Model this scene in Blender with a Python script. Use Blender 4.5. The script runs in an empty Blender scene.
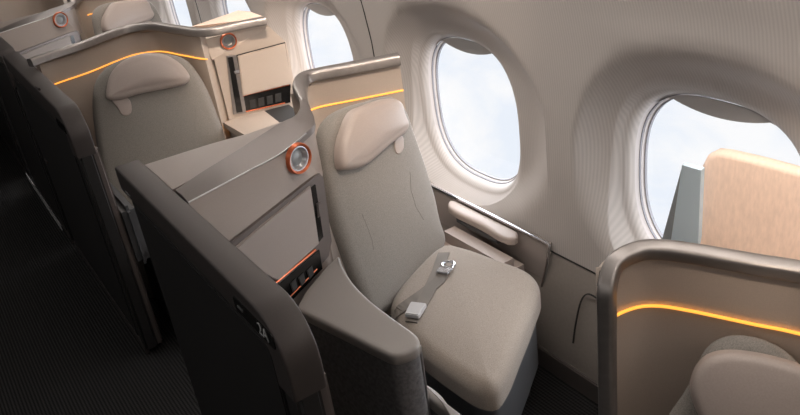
import bpy, bmesh, math, random
from mathutils import Vector, Matrix
from mathutils.bvhtree import BVHTree

random.seed(4)
SC = bpy.context.scene
COL = SC.collection
R = math.radians

# ------------------------------------------------------------------ camera
EYE = Vector((0, 0, 1.87))
F = 780.0
_k = .15
_l = Vector((-164 - 400, -111 - 207.5, F))
_ny = F * F / (564 * _k + 318.5)
_n = Vector((_k * _ny, _ny, F))
DN = _n.normalized()
LN = (_l - DN * _l.dot(DN)).normalized()
XN = DN.cross(LN)
# rows = world axes written in image axes (right, down, forward)
M3 = Matrix((XN, LN, -DN))
cam_d = bpy.data.cameras.new('camera')
cam = bpy.data.objects.new('camera', cam_d)
COL.objects.link(cam)
right = Vector((M3[0][0], M3[1][0], M3[2][0]))
down = Vector((M3[0][1], M3[1][1], M3[2][1]))
fwd = Vector((M3[0][2], M3[1][2], M3[2][2]))
mw = Matrix((right, -down, -fwd)).transposed().to_4x4()
mw.translation = EYE
cam.matrix_world = mw
cam_d.sensor_width = 36
cam_d.lens = F / 800 * 36
cam_d.clip_start = .02
SC.camera = cam


def ray(px, py):
    return (M3 @ Vector((px - 400, py - 207.5, F))).normalized()


def at(px, py, x=None, y=None, z=None):
    """measured place: where the sight line through a photo pixel meets a plane of the room"""
    r = ray(px, py)
    t = x / r.x if x is not None else y / r.y if y is not None else (z - EYE.z) / r.z
    return EYE + r * t


def at_plane(px, py, o, n):
    r = ray(px, py)
    return EYE + r * ((o - EYE).dot(n) / r.dot(n))


# ------------------------------------------------------------------ materials
def mat(name, col, rough=.5, metal=0., noise=0., nscale=300., bump=0., bscale=None, spec=.5,
        sheen=0., coat=0., stretch=None):
    m = bpy.data.materials.new(name)
    m.use_nodes = True
    nt = m.node_tree
    b = nt.nodes['Principled BSDF']
    b.inputs['Roughness'].default_value = rough
    b.inputs['Metallic'].default_value = metal
    b.inputs['Specular IOR Level'].default_value = spec
    if sheen:
        b.inputs['Sheen Weight'].default_value = sheen
    if coat:
        b.inputs['Coat Weight'].default_value = coat
        b.inputs['Coat Roughness'].default_value = .15
    b.inputs['Base Color'].default_value = (*col, 1)
    if noise or bump:
        tc = nt.nodes.new('ShaderNodeTexCoord')
        mp = nt.nodes.new('ShaderNodeMapping')
        if stretch:
            mp.inputs['Scale'].default_value = stretch
        nt.links.new(tc.outputs['Object'], mp.inputs[0])
        nz = nt.nodes.new('ShaderNodeTexNoise')
        nz.inputs['Scale'].default_value = nscale
        nz.inputs['Detail'].default_value = 3
        nt.links.new(mp.outputs[0], nz.inputs[0])
        if noise:
            rp = nt.nodes.new('ShaderNodeMix')
            rp.data_type = 'RGBA'
            rp.inputs[6].default_value = (*[c * (1 - noise) for c in col], 1)
            rp.inputs[7].default_value = (*[min(1, c * (1 + noise)) for c in col], 1)
            mr = nt.nodes.new('ShaderNodeMapRange')
            mr.inputs[1].default_value = .3
            mr.inputs[2].default_value = .7
            nt.links.new(nz.outputs[0], mr.inputs[0])
            nt.links.new(mr.outputs[0], rp.inputs[0])
            nt.links.new(rp.outputs[2], b.inputs['Base Color'])
        if bump:
            bn = nt.nodes.new('ShaderNodeBump')
            bn.inputs['Strength'].default_value = bump
            bn.inputs['Distance'].default_value = .002
            nt.links.new(nz.outputs[0], bn.inputs['Height'])
            nt.links.new(bn.outputs[0], b.inputs['Normal'])
    return m


def emit(name, col, s):
    m = bpy.data.materials.new(name)
    m.use_nodes = True
    b = m.node_tree.nodes['Principled BSDF']
    b.inputs['Base Color'].default_value = (*col, 1)
    b.inputs['Emission Color'].default_value = (*col, 1)
    b.inputs['Emission Strength'].default_value = s
    return m


def striped(name, col, col2, axis, freq, rough=.6, bump=.3, axis2=None, freq2=0, dist=.002, spec=.5):
    """ribbed surface: bands across one axis, optionally crossed by a finer second set"""
    m = bpy.data.materials.new(name)
    m.use_nodes = True
    nt = m.node_tree
    b = nt.nodes['Principled BSDF']
    b.inputs['Roughness'].default_value = rough
    b.inputs['Specular IOR Level'].default_value = spec
    tc = nt.nodes.new('ShaderNodeTexCoord')
    sp = nt.nodes.new('ShaderNodeSeparateXYZ')
    nt.links.new(tc.outputs['Object'], sp.inputs[0])

    def band(ax, fr):
        mu = nt.nodes.new('ShaderNodeMath'); mu.operation = 'MULTIPLY'
        nt.links.new(sp.outputs[ax], mu.inputs[0]); mu.inputs[1].default_value = fr * 2 * math.pi
        si = nt.nodes.new('ShaderNodeMath'); si.operation = 'SINE'
        nt.links.new(mu.outputs[0], si.inputs[0])
        ma = nt.nodes.new('ShaderNodeMath'); ma.operation = 'MULTIPLY_ADD'
        nt.links.new(si.outputs[0], ma.inputs[0]); ma.inputs[1].default_value = .5; ma.inputs[2].default_value = .5
        return ma.outputs[0]
    h = band(axis, freq)
    if axis2 is not None:
        h2 = band(axis2, freq2)
        mm = nt.nodes.new('ShaderNodeMath'); mm.operation = 'MULTIPLY_ADD'
        nt.links.new(h2, mm.inputs[0]); mm.inputs[1].default_value = .35
        nt.links.new(h, mm.inputs[2])
        m3 = nt.nodes.new('ShaderNodeMath'); m3.operation = 'MULTIPLY'
        nt.links.new(mm.outputs[0], m3.inputs[0]); m3.inputs[1].default_value = .74
        h = m3.outputs[0]
    mx = nt.nodes.new('ShaderNodeMix'); mx.data_type = 'RGBA'
    mx.inputs[6].default_value = (*col, 1)
    mx.inputs[7].default_value = (*col2, 1)
    nt.links.new(h, mx.inputs[0])
    nt.links.new(mx.outputs[2], b.inputs['Base Color'])
    bn = nt.nodes.new('ShaderNodeBump')
    bn.inputs['Strength'].default_value = bump
    bn.inputs['Distance'].default_value = dist
    nt.links.new(h, bn.inputs['Height'])
    nt.links.new(bn.outputs[0], b.inputs['Normal'])
    return m


M = dict(
    wall=striped('sidewall lining', (.43, .395, .368), (.49, .45, .42), 1, 105, .55, .12),
    lower=mat('lower sidewall', (.30, .265, .235), .55, 0, .04, 90),
    carpet=striped('ribbed carpet', (.004, .004, .0045), (.042, .040, .039), 0, 80, .9, .8, 1, 95, .004, .2),
    carpet2=striped('woven carpet', (.008, .007, .006), (.07, .06, .05), 0, 70, .9, .8, 1, 70, .004, .2),
    beige=mat('beige leatherette', (.52, .435, .365), .5, 0, .05, 500, .15),
    taupe=mat('taupe leatherette', (.36, .305, .27), .45, 0, .05, 600, .12),
    taupe2=mat('taupe door skin', (.37, .32, .29), .42, 0, .03, 400, .05),
    dusk=mat('brown metallic lacquer', (.18, .155, .145), .4, .45, .03, 250),
    peach=mat('peach quilted fabric', (.80, .62, .51), .75, 0, .07, 160, .25, stretch=(1, 1, .3)),
    fabric=mat('grey seat fabric', (.25, .228, .202), .9, 0, .22, 420, .5, sheen=.2),
    fabric_warm=mat('warm grey seat fabric', (.33, .28, .235), .9, 0, .2, 420, .5, sheen=.2),
    headrest=mat('taupe headrest leather', (.42, .35, .31), .5, 0, .04, 300, .12),
    seam=mat('seat stitching', (.22, .20, .18), .9),
    band=mat('grey brown metallic band', (.20, .175, .165), .4, .5, .03, 250),
    rail=mat('brushed pewter', (.31, .285, .27), .40, .7, .06, 60, stretch=(1, .1, 1)),
    frame=mat('dark bronze frame', (.085, .074, .071), .42, .35, .04, 300),
    black=mat('black partition skin', (.024, .023, .023), .5, 0, .1, 200),
    gloss=mat('black gloss plaque', (.006, .006, .006), .18),
    copper=mat('copper anodised trim', (.60, .15, .06), .35, .55),
    chrome=mat('bright chrome', (.72, .74, .78), .16, 1.),
    steel=mat('satin steel', (.55, .55, .56), .35, .9),
    lens=mat('frosted lamp lens', (.30, .31, .31), .35, .25),
    console=mat('console top grey', (.30, .275, .255), .42, 0, .03, 300),
    console_side=mat('console side charcoal', (.13, .125, .125), .7, 0, .3, 90, .4),
    base=mat('seat base plastic', (.085, .087, .092), .5),
    belt=striped('belt webbing', (.17, .15, .13), (.21, .185, .16), 2, 300, .7, .2),
    white=mat('plaque lettering', (.75, .75, .75), .5),
    rim=mat('window reveal white', (.56, .52, .51), .4),
    gasket=mat('window gasket grey', (.22, .22, .24), .5),
    shade=mat('dimming blind grey', (.55, .54, .53), .6),
    ceiling=mat('ceiling lining', (.26, .24, .22), .7),
    bin=mat('bin underside', (.16, .145, .135), .6),
    dark=mat('dark groove', (.03, .028, .026), .7),
    sky_tint=mat('cabinet end with painted sky', (.62, .78, .90), .4),  # sky reflection on the cabinet end, painted as base colour
    slate=mat('slate cabinet edge', (.20, .22, .23), .5),
    glow=emit('amber light strip', (1.0, .42, .06), 1.25),
    kick=mat('aluminium kick strip', (.7, .7, .71), .4, .4),
)

# clear pane
g = bpy.data.materials.new('window pane')
g.use_nodes = True
nt = g.node_tree
for n in list(nt.nodes):
    nt.nodes.remove(n)
o_ = nt.nodes.new('ShaderNodeOutputMaterial')
tr = nt.nodes.new('ShaderNodeBsdfTransparent'); tr.inputs[0].default_value = (.97, .985, 1, 1)
gl = nt.nodes.new('ShaderNodeBsdfGlossy'); gl.inputs['Roughness'].default_value = .05
mx = nt.nodes.new('ShaderNodeMixShader'); mx.inputs[0].default_value = .04
nt.links.new(tr.outputs[0], mx.inputs[1]); nt.links.new(gl.outputs[0], mx.inputs[2])
nt.links.new(mx.outputs[0], o_.inputs[0])
M['pane'] = g


# ------------------------------------------------------------------ object helpers
def link(name, bm, m, parent=None, smooth=True, sharp=40):
    me = bpy.data.meshes.new(name)
    bmesh.ops.recalc_face_normals(bm, faces=bm.faces[:])
    bm.to_mesh(me)
    bm.free()
    if smooth:
        for p in me.polygons:
            p.use_smooth = True
        me.set_sharp_from_angle(angle=R(sharp))
    o = bpy.data.objects.new(name, me)
    if m is not None:
        me.materials.append(m)
    COL.objects.link(o)
    if parent is not None:
        o.parent = parent
        o.matrix_parent_inverse = parent.matrix_world.inverted()
    return o


def thing(name, label, cat, loc=(0, 0, 0), group=None):
    o = bpy.data.objects.new(name, None)
    COL.objects.link(o)
    o.location = loc
    o.empty_display_size = .1
    o['label'] = label
    o['category'] = cat
    o['kind'] = 'thing'
    if group:
        o['group'] = group
    bpy.context.view_layer.update()
    return o


def tag(o, label, cat, group=None):
    o['label'] = label
    o['category'] = cat
    if group:
        o['group'] = group
    return o


def struct(o):
    o['kind'] = 'structure'
    return o


def dup(root, off, label):
    def rec(o, par):
        c = o.copy()
        COL.objects.link(c)
        if par is not None:
            c.parent = par
            c.matrix_parent_inverse = o.matrix_parent_inverse.copy()
        for ch in list(o.children):
            rec(ch, c)
        return c
    r = rec(root, None)
    r.location = root.location + Vector(off)
    r['label'] = label
    return r


def smooth_path(pts, n=8, closed=False):
    pts = [Vector(p) for p in pts]
    out = []
    N = len(pts)
    rng = N if closed else N - 1
    for i in range(rng):
        if closed:
            p0, p1, p2, p3 = pts[i - 1], pts[i], pts[(i + 1) % N], pts[(i + 2) % N]
        else:
            p1, p2 = pts[i], pts[i + 1]
            p0 = pts[i - 1] if i else p1 * 2 - p2
            p3 = pts[i + 2] if i + 2 < N else p2 * 2 - p1
        d1 = max((p1 - p0).length, 1e-6) ** .5
        d2 = max((p2 - p1).length, 1e-6) ** .5
        d3 = max((p3 - p2).length, 1e-6) ** .5
        m1 = (p1 - p0) / d1 - (p2 - p0) / (d1 + d2) + (p2 - p1) / d2
        m2 = (p2 - p1) / d2 - (p3 - p1) / (d2 + d3) + (p3 - p2) / d3
        m1 *= d2; m2 *= d2
        for j in range(n):
            t = j / n
            t2, t3 = t * t, t * t * t
            out.append(p1 * (2 * t3 - 3 * t2 + 1) + m1 * (t3 - 2 * t2 + t) + p2 * (-2 * t3 + 3 * t2) + m2 * (t3 - t2))
    if not closed:
        out.append(pts[-1])
    return out


def round_poly(pts, rad, seg=5):
    """2D polygon with its corners rounded"""
    out = []
    N = len(pts)
    for i, p in enumerate(pts):
        p = Vector(p[:2])
        r = rad[i] if isinstance(rad, (list, tuple)) else rad
        a = Vector(pts[i - 1][:2]) - p
        b = Vector(pts[(i + 1) % N][:2]) - p
        if r <= 0:
            out.append(p); continue
        ang = a.angle(b)
        d = min(r / math.tan(ang / 2), a.length * .48, b.length * .48)
        s, e = p + a.normalized() * d, p + b.normalized() * d
        for j in range(seg + 1):
            t = j / seg
            out.append(s * (1 - t) ** 2 + p * 2 * t * (1 - t) + e * t * t)
    return out


def resample(pts, n):
    pts = [Vector(p) for p in pts]
    L = [0]
    for i in range(len(pts)):
        L.append(L[-1] + (pts[(i + 1) % len(pts)] - pts[i]).length)
    out = []
    k = 0
    for j in range(n):
        s = L[-1] * j / n
        while L[k + 1] < s:
            k += 1
        a, b = pts[k], pts[(k + 1) % len(pts)]
        t = (s - L[k]) / max(L[k + 1] - L[k], 1e-9)
        out.append(a.lerp(b, t))
    return out


def area2(p):
    return sum(p[i - 1].x * p[i].y - p[i].x * p[i - 1].y for i in range(len(p))) / 2


def sweep(bm, path, prof, side0=None, caps=True, sc=None):
    """profile points are (side, up); side is to the left of the path seen from above"""
    path = [Vector(p) for p in path]
    rings = []
    side = None
    for i, p in enumerate(path):
        a = path[max(i - 1, 0)]
        b = path[min(i + 1, len(path) - 1)]
        t = (b - a).normalized()
        if side is None:
            side = Vector(side0) if side0 is not None else Vector((0, 0, 1)).cross(t)
        side = (side - t * side.dot(t)).normalized()
        up = t.cross(side)
        f = sc(i) if sc else 1.
        rings.append([bm.verts.new(p + side * d * f + up * z * f) for d, z in prof])
    n = len(prof)
    for r0, r1 in zip(rings, rings[1:]):
        for i in range(n):
            bm.faces.new((r0[i], r0[(i + 1) % n], r1[(i + 1) % n], r1[i]))
    if caps:
        bm.faces.new(rings[0])
        bm.faces.new(rings[-1])
    return rings


def circ(r, n=10, rx=None):
    rx = rx or r
    return [(rx * math.cos(2 * math.pi * i / n), r * math.sin(2 * math.pi * i / n)) for i in range(n)]


def rrect(w, h, r, seg=4, cx=0, cy=0):
    return [(p.x + cx, p.y + cy) for p in
            round_poly([(-w / 2, -h / 2), (w / 2, -h / 2), (w / 2, h / 2), (-w / 2, h / 2)], r, seg)]


def tube(bm, path, r, n=8):
    sweep(bm, path, circ(r, n), side0=None if abs((Vector(path[1]) - Vector(path[0])).normalized().z) < .95 else (1, 0, 0))


def prism(bm, poly, o, u, v, w, d0, d1, bevel=0., seg=2):
    """2D polygon in the frame (o; u, v), carried from d0 to d1 along w"""
    o, u, v, w = Vector(o), Vector(u), Vector(v), Vector(w)
    a = [bm.verts.new(o + u * p[0] + v * p[1] + w * d0) for p in poly]
    b = [bm.verts.new(o + u * p[0] + v * p[1] + w * d1) for p in poly]
    f1 = bm.faces.new(a)
    f2 = bm.faces.new(b[::-1])
    n = len(poly)
    for i in range(n):
        bm.faces.new((a[i], b[i], b[(i + 1) % n], a[(i + 1) % n]))
    if bevel:
        es = [e for e in list(f1.edges) + list(f2.edges)]
        bmesh.ops.bevel(bm, geom=es, offset=bevel, segments=seg, affect='EDGES', clamp_overlap=True)


def box(bm, x0, x1, y0, y1, z0, z1, bevel=0., seg=2):
    r = bmesh.ops.create_cube(bm, size=1)
    vs = r['verts']
    for q in vs:
        q.co = Vector(((x0 + x1) / 2 + q.co.x * (x1 - x0), (y0 + y1) / 2 + q.co.y * (y1 - y0), (z0 + z1) / 2 + q.co.z * (z1 - z0)))
    if bevel:
        es = list({e for q in vs for e in q.link_edges})
        bmesh.ops.bevel(bm, geom=es, offset=bevel, segments=seg, affect='EDGES', clamp_overlap=True)


def pad(bm, outline, o, u, v, w, T, r, puff=0., back=0., n=72, seg=5):
    """upholstered pad: outline in (u, v), rounded front edge of radius r, crowned by puff, front at T along w"""
    o, u, v, w = Vector(o), Vector(u), Vector(v), Vector(w)
    pts = resample([Vector(p[:2]) for p in outline], n)
    if area2(pts) < 0:
        pts = pts[::-1]
    N = len(pts)
    nor = []
    for i in range(N):
        t = pts[(i + 1) % N] - pts[i - 1]
        nor.append(Vector((t.y, -t.x)).normalized())
    for _ in range(6):
        nor = [(nor[i - 1] + nor[i] * 2 + nor[(i + 1) % N]).normalized() for i in range(N)]
    c = sum(pts, Vector((0, 0))) / N

    def ring(q, h):
        return [bm.verts.new(o + u * a.x + v * a.y + w * h) for a in q]
    rings = [ring([pts[i] - nor[i] * .6 * r for i in range(N)], back - 0.0), ring(pts, back + min(r * .5, (T - back) * .3))]
    base = None
    for k in range(seg + 1):
        a = math.pi / 2 * k / seg
        q = [pts[i] - nor[i] * (r * (1 - math.cos(a))) for i in range(N)]
        rings.append(ring(q, T - r + r * math.sin(a)))
        base = q
    for s, it in ((.9, 3), (.78, 8), (.62, 12), (.45, 16), (.25, 16)):
        for _ in range(it):
            base = [(base[i - 1] + base[i] * 2 + base[(i + 1) % N]) / 4 for i in range(N)]
        rings.append(ring([c + (p - c) * s for p in base], T + puff * (1 - s * s) ** .8))
    for r0, r1 in zip(rings, rings[1:]):
        for i in range(N):
            bm.faces.new((r0[i], r0[(i + 1) % N], r1[(i + 1) % N], r1[i]))
    cv = bm.verts.new(o + u * c.x + v * c.y + w * (T + puff))
    for i in range(N):
        bm.faces.new((rings[-1][i], rings[-1][(i + 1) % N], cv))
    bm.faces.new(rings[0])


def lathe(bm, prof, o, axis, n=40, u=None):
    """profile of (radius, height along axis)"""
    axis = Vector(axis).normalized()
    u = Vector(u) if u is not None else axis.orthogonal().normalized()
    u = (u - axis * u.dot(axis)).normalized()
    v = axis.cross(u)
    o = Vector(o)
    rings = []
    for r, h in prof:
        rings.append([bm.verts.new(o + axis * h + (u * math.cos(2 * math.pi * i / n) + v * math.sin(2 * math.pi * i / n)) * max(r, 1e-5)) for i in range(n)])
    for r0, r1 in zip(rings, rings[1:]):
        for i in range(n):
            bm.faces.new((r0[i], r0[(i + 1) % n], r1[(i + 1) % n], r1[i]))
    bmesh.ops.remove_doubles(bm, verts=bm.verts[:], dist=1e-5)


class Surf:
    """finds points on a finished part along a sight line"""
    def __init__(s, *objs):
        s.t = []
        for o in objs:
            bpy.context.view_layer.update()
            me = o.data
            vs = [o.matrix_world @ q.co for q in me.vertices]
            s.t.append(BVHTree.FromPolygons(vs, [tuple(p.vertices) for p in me.polygons]))

    def hit(s, px, py, off=.0):
        best = None
        for t in s.t:
            h = t.ray_cast(EYE, ray(px, py))
            if h[0] is not None and (best is None or h[3] < best[3]):
                best = h
        if best is None:
            return None, None
        n = best[1] if best[1].dot(ray(px, py)) < 0 else -best[1]
        return best[0] + n * off, n


def ribbon(bm, pts, nors, w, th, side):
    """flat strap along a line of surface points"""
    rings = []
    for i, p in enumerate(pts):
        t = (pts[min(i + 1, len(pts) - 1)] - pts[max(i - 1, 0)]).normalized()
        s = nors[i].cross(t).normalized()
        n = nors[i]
        rings.append([bm.verts.new(p + s * a + n * b) for a, b in ((-w / 2, -.002), (w / 2, -.002), (w / 2, th), (-w / 2, th))])
    for r0, r1 in zip(rings, rings[1:]):
        for i in range(4):
            bm.faces.new((r0[i], r0[(i + 1) % 4], r1[(i + 1) % 4], r1[i]))
    bm.faces.new(rings[0]); bm.faces.new(rings[-1])


def seam_line(parent, surf, pix, r=.0007, name='seam', m='seam'):
    pts = []
    for i in range(len(pix) - 1):
        for j in range(6):
            t = j / 6
            q = surf.hit(pix[i][0] * (1 - t) + pix[i + 1][0] * t, pix[i][1] * (1 - t) + pix[i + 1][1] * t, .0002)[0]
            if q is not None:
                pts.append(q)
    if len(pts) > 3:
        bm = bmesh.new()
        tube(bm, smooth_path(pts[::2] + [pts[-1]], 4), r, 6)
        return link(name, bm, M[m], parent)


# ------------------------------------------------------------------ the cabin shell
ROW = 1.52          # one row to the next
Y0, Y1 = -1.4, 9.0
PROF = [(0, 1.50), (.1, 1.50), (.3, 1.522), (.44, 1.541), (.477, 1.546), (.52, 1.548), (.75, 1.548), (.9, 1.548),
        (1.05, 1.545), (1.2, 1.53), (1.35, 1.50), (1.5, 1.445), (1.65, 1.365), (1.8, 1.26), (1.95, 1.13), (2.08, .95)]


def wall_x(z):
    if z <= PROF[0][0]:
        return PROF[0][1]
    for (z0, a), (z1, b) in zip(PROF, PROF[1:]):
        if z <= z1:
            t = (z - z0) / (z1 - z0)
            return a + (b - a) * t
    return PROF[-1][1]


bm = bmesh.new()
box(bm, -1.6, 1.62, Y0, Y1, -.06, 0)
struct(link('floor', bm, M['carpet'], smooth=False))
bm = bmesh.new()
box(bm, -1.6, 1.2, Y0, Y1, 2.08, 2.14)
struct(link('ceiling', bm, M['ceiling'], smooth=False))
bm = bmesh.new()
box(bm, -1.66, -1.6, Y0, Y1, 0, 2.08)
struct(link('wall_left', bm, M['black'], smooth=False))
bm = bmesh.new()
box(bm, -1.6, 1.62, Y1, Y1 + .06, 0, 2.08)
struct(link('wall_back', bm, M['taupe'], smooth=False))
bm = bmesh.new()
box(bm, -1.6, 1.62, Y0 - .06, Y0, 0, 2.08)
struct(link('wall_front', bm, M['taupe'], smooth=False))

# lower sidewall, from the floor to the dado line
bm = bmesh.new()
zs = [0, .1, .2, .3, .44, .4765]
ys = [Y0 + (Y1 - Y0) * i / 20 for i in range(21)]
grid = [[bm.verts.new((wall_x(z), y, z)) for y in ys] for z in zs]
for a, b in zip(grid, grid[1:]):
    for i in range(20):
        bm.faces.new((a[i], a[i + 1], b[i + 1], b[i]))
struct(link('wall_right_lower', bm, M['lower']))
bm = bmesh.new()
box(bm, 1.488, 1.52, Y0, Y1, 0, .085, .004)
struct(link('baseboard_right', bm, M['dusk'], smooth=False))
bm = bmesh.new()
box(bm, 1.5435, 1.56, Y0, Y1, .474, .479)
struct(link('trim_1', bm, M['dark'], smooth=False))

# upper sidewall with its window recesses
WIN = [.12, 1.173, 2.218, 3.32, 4.38, 5.43, 6.48, 7.53]
DEP = .085                            # depth of the recess round each window
WZ, WA, WB = .815, .270, .285          # centre height, half width, half height of the reveal's mouth
ZB, ZT = .4765, 2.08
NT = 96
EXP = 2.7


def sq(a, k=EXP):
    c, s = math.cos(a), math.sin(a)
    q = (abs(c) ** k + abs(s) ** k) ** (-1 / k)
    return c * q, s * q


def sstep(t):
    t = max(0, min(1, t))
    return t * t * (3 - 2 * t)


bm = bmesh.new()
for wi, wy in enumerate(WIN):
    ya = Y0 if wi == 0 else (WIN[wi - 1] + wy) / 2
    yb = Y1 if wi == len(WIN) - 1 else (WIN[wi + 1] + wy) / 2
    # rays through fixed angles, with the corners of the cell among them
    angs = [2 * math.pi * i / NT for i in range(NT)]
    for cy, cz in ((ya, ZB), (yb, ZB), (yb, ZT), (ya, ZT)):
        a = math.atan2(cz - WZ, cy - wy) % (2 * math.pi)
        k = min(range(NT), key=lambda i: min(abs(angs[i] - a), 2 * math.pi - abs(angs[i] - a)))
        angs[k] = a
    rings = []
    fr = [0, .03, .07, .11, .15, .19, .23, .27, .31, .35, .39, .43, .47, .52, .57, .63, .70, .78, .88, 1.0]
    for f in fr:
        ring = []
        for a in angs:
            cs, sn = sq(a)
            y_in, z_in = wy + cs * WA * 1.15, WZ + sn * WB * 1.13
            c, s = math.cos(a), math.sin(a)
            ty = ((yb if c > 0 else ya) - wy) / c if abs(c) > 1e-6 else 1e9
            tz = ((ZT if s > 0 else ZB) - WZ) / s if abs(s) > 1e-6 else 1e9
            t = min(ty, tz)
            y_o, z_o = wy + c * t, WZ + s * t
            y = y_in + (y_o - y_in) * f
            z = z_in + (z_o - z_in) * f
            # recess: how far this point is inside the wide funnel around the window
            e = (abs((y - wy + .06) / (WA * 1.75)) ** 2.3 + abs((z - WZ) / (WB * (1.54 if z > WZ else 1.24))) ** 2.3) ** (1 / 2.3)
            top = sstep((z - WZ) / .35 + .6)
            tt = max(0, min(1, (e - .60) / .40))
            d = DEP * (1 - (sstep(tt) * (1 - top) + top * tt ** 2.4))
            ring.append(bm.verts.new((wall_x(z) + d, y, z)))
        rings.append(ring)
    # reveal lip turning outward
    lip = []
    for k_, (ra, rb, dx) in enumerate(((1.11, 1.095, .002), (1.075, 1.065, .007), (1.04, 1.035, .016), (1.015, 1.012, .026), (1.0, 1.0, .038))):
        lip.append([bm.verts.new((wall_x(WZ + sq(a)[1] * WB * rb) + DEP + dx, wy + sq(a)[0] * WA * ra, WZ + sq(a)[1] * WB * rb)) for a in angs])
    rings = lip[::-1] + rings
    for r0, r1 in zip(rings, rings[1:]):
        for i in range(NT):
            bm.faces.new((r0[i], r0[(i + 1) % NT], r1[(i + 1) % NT], r1[i]))
bmesh.ops.remove_doubles(bm, verts=bm.verts[:], dist=.002)
struct(link('wall_right', bm, M['wall'], sharp=60))

# window frames, panes and the part-lowered dimming blinds
for wi, wy in enumerate(WIN[:7]):
    wt = bpy.data.objects.new('window_%d' % (wi + 1), None)
    COL.objects.link(wt)
    wt.location = (1.63, wy, WZ)
    wt['kind'] = 'structure'
    bpy.context.view_layer.update()
    A = [2 * math.pi * i / NT for i in range(NT)]

    def rg(bm, k, dx):
        return [bm.verts.new((wall_x(WZ + sq(a)[1] * WB * k) + DEP + dx, wy + sq(a)[0] * WA * k, WZ + sq(a)[1] * WB * k)) for a in A]

    def rings_mesh(name, steps, m):
        bm = bmesh.new()
        rs = [rg(bm, k, dx) for k, dx in steps]
        for r0, r1 in zip(rs, rs[1:]):
            for i in range(NT):
                bm.faces.new((r0[i], r0[(i + 1) % NT], r1[(i + 1) % NT], r1[i]))
        return link(name, bm, M[m], wt, sharp=30)
    rings_mesh('window_reveal', ((1.004, .034), (.995, .04), (.984, .046)), 'rim')
    rings_mesh('window_gasket', ((.984, .046), (.976, .0465), (.974, .052)), 'gasket')
    rings_mesh('window_frame', ((.974, .052), (.970, .0525), (.962, .060), (.954, .061)), 'rim')
    rings_mesh('outer_gasket', ((.954, .061), (.946, .0615), (.942, .070)), 'gasket')
    bm = bmesh.new()
    r_ = [rg(bm, .945 * s, .068) for s in (1, .75, .5, .25)]
    for r0, r1 in zip(r_, r_[1:]):
        for i in range(NT):
            bm.faces.new((r0[i], r0[(i + 1) % NT], r1[(i + 1) % NT], r1[i]))
    bm.faces.new(r_[-1])
    link('pane', bm, M['pane'], wt)
    # blind: a curved sheet showing under the head of the reveal
    bm = bmesh.new()
    n = 24
    top, bot = [], []
    for dxx in (0, .006):
        tr_, br_ = [], []
        for i in range(n + 1):
            t = -1 + 2 * i / n
            y = wy + t * WA * .72
            zt = WZ + WB * .97 * (1 - abs(t * .72) ** EXP) ** (1 / EXP)
            zb = WZ + WB * (.97 - .17 * (1 - t * t) ** .8) if abs(t) < 1 else zt - .002
            zb = min(zb, zt - .001)
            tr_.append(bm.verts.new((wall_x(zt) + DEP + .040 + dxx, y, zt)))
            br_.append(bm.verts.new((wall_x(zb) + DEP + .040 + dxx, y, zb)))
        top.append(tr_); bot.append(br_)
    for i in range(n):
        for k in (0, 1):
            bm.faces.new((top[k][i], top[k][i + 1], bot[k][i + 1], bot[k][i]))
        bm.faces.new((bot[0][i], bot[0][i + 1], bot[1][i + 1], bot[1][i]))
    link('window_blind', bm, M['shade'], wt)

# joint between two sidewall panels, running up between the second and third windows
for k_, yy in enumerate((2.66, 4.70, 6.70)):
    bm = bmesh.new()
    p = [(wall_x(z) - .0005, yy + (.02 if z > 1.2 else .02 * z / 1.2), z) for z in [.5 + .05 * i for i in range(30)]]
    sweep(bm, p, [(-.002, -.002), (.002, -.002), (.002, .002), (-.002, .002)], side0=(0, 1, 0))
    struct(link('trim_%d' % (k_ + 2), bm, M['dark']))

# bin edge at the head of the sidewall
bm = bmesh.new()
prof = [(1.482, 1.412), (1.53, 1.412), (1.53, 1.46), (1.49, 1.48), (1.476, 1.45)]
a = [bm.verts.new((x, Y0, z)) for x, z in prof]
b = [bm.verts.new((x, Y1, z)) for x, z in prof]
bm.faces.new(a); bm.faces.new(b)
for i in range(len(prof)):
    bm.faces.new((a[i], a[(i + 1) % 5], b[(i + 1) % 5], b[i]))
struct(link('trim_5', bm, M['bin'], smooth=False))

# ------------------------------------------------------------------ aisle partitions
AX0, AX1 = .368, .440


def partition(name, label, ya, yb, ztop, rad, far_post=True):
    t = thing(name, label, 'partition', ((AX0 + AX1) / 2, (ya + yb) / 2, 0), None)
    cx = (AX0 + AX1) / 2
    w = AX1 - AX0
    # capping frame: along the top, round the near corner and down
    h = .075
    zc = ztop - h / 2
    path = [(cx, yb, zc), (cx, yb - .2, zc), (cx, ya + rad + .2, zc)]
    path += [(cx, ya + h / 2 + rad - rad * math.sin(k), zc - rad + rad * math.cos(k)) for k in [R(i * 7.5) for i in range(13)]]
    path += [(cx, ya + h / 2, zc - rad - .06)]
    bm = bmesh.new()
    sweep(bm, path, rrect(w, h, .006, 3), side0=(1, 0, 0))
    fr = link('cap_frame', bm, M['frame'], t)
    bm = bmesh.new()
    box(bm, cx - w / 2 + .006, cx + w / 2 - .012, ya + .004, ya + h, .02, zc - rad - .05, .01, 3)
    link('end_post', bm, M['black'], t)
    bm = bmesh.new()
    box(bm, cx + .004, cx + w / 2 + .012, ya + .02, ya + h - .01, .02, zc - rad - .045, .008, 3)
    link('door_slide', bm, M['dusk'], t)
    bm = bmesh.new()
    box(bm, AX0 + .012, AX1 - .01, ya + h * .8, yb - .03, .02, ztop - h + .01)
    link('core_panel', bm, M['black'], t)
    bm = bmesh.new()
    box(bm, AX0 + .004, AX0 + .016, ya + h + .01, yb - .08, .06, ztop - h - .02, .003)
    link('aisle_panel', bm, M['black'], t)
    bm = bmesh.new()
    box(bm, AX0 + .004, AX0 + .02, ya + .02, yb - .02, .0, .05, .003)
    link('kick_strip', bm, M['frame'], t)
    return t


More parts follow.
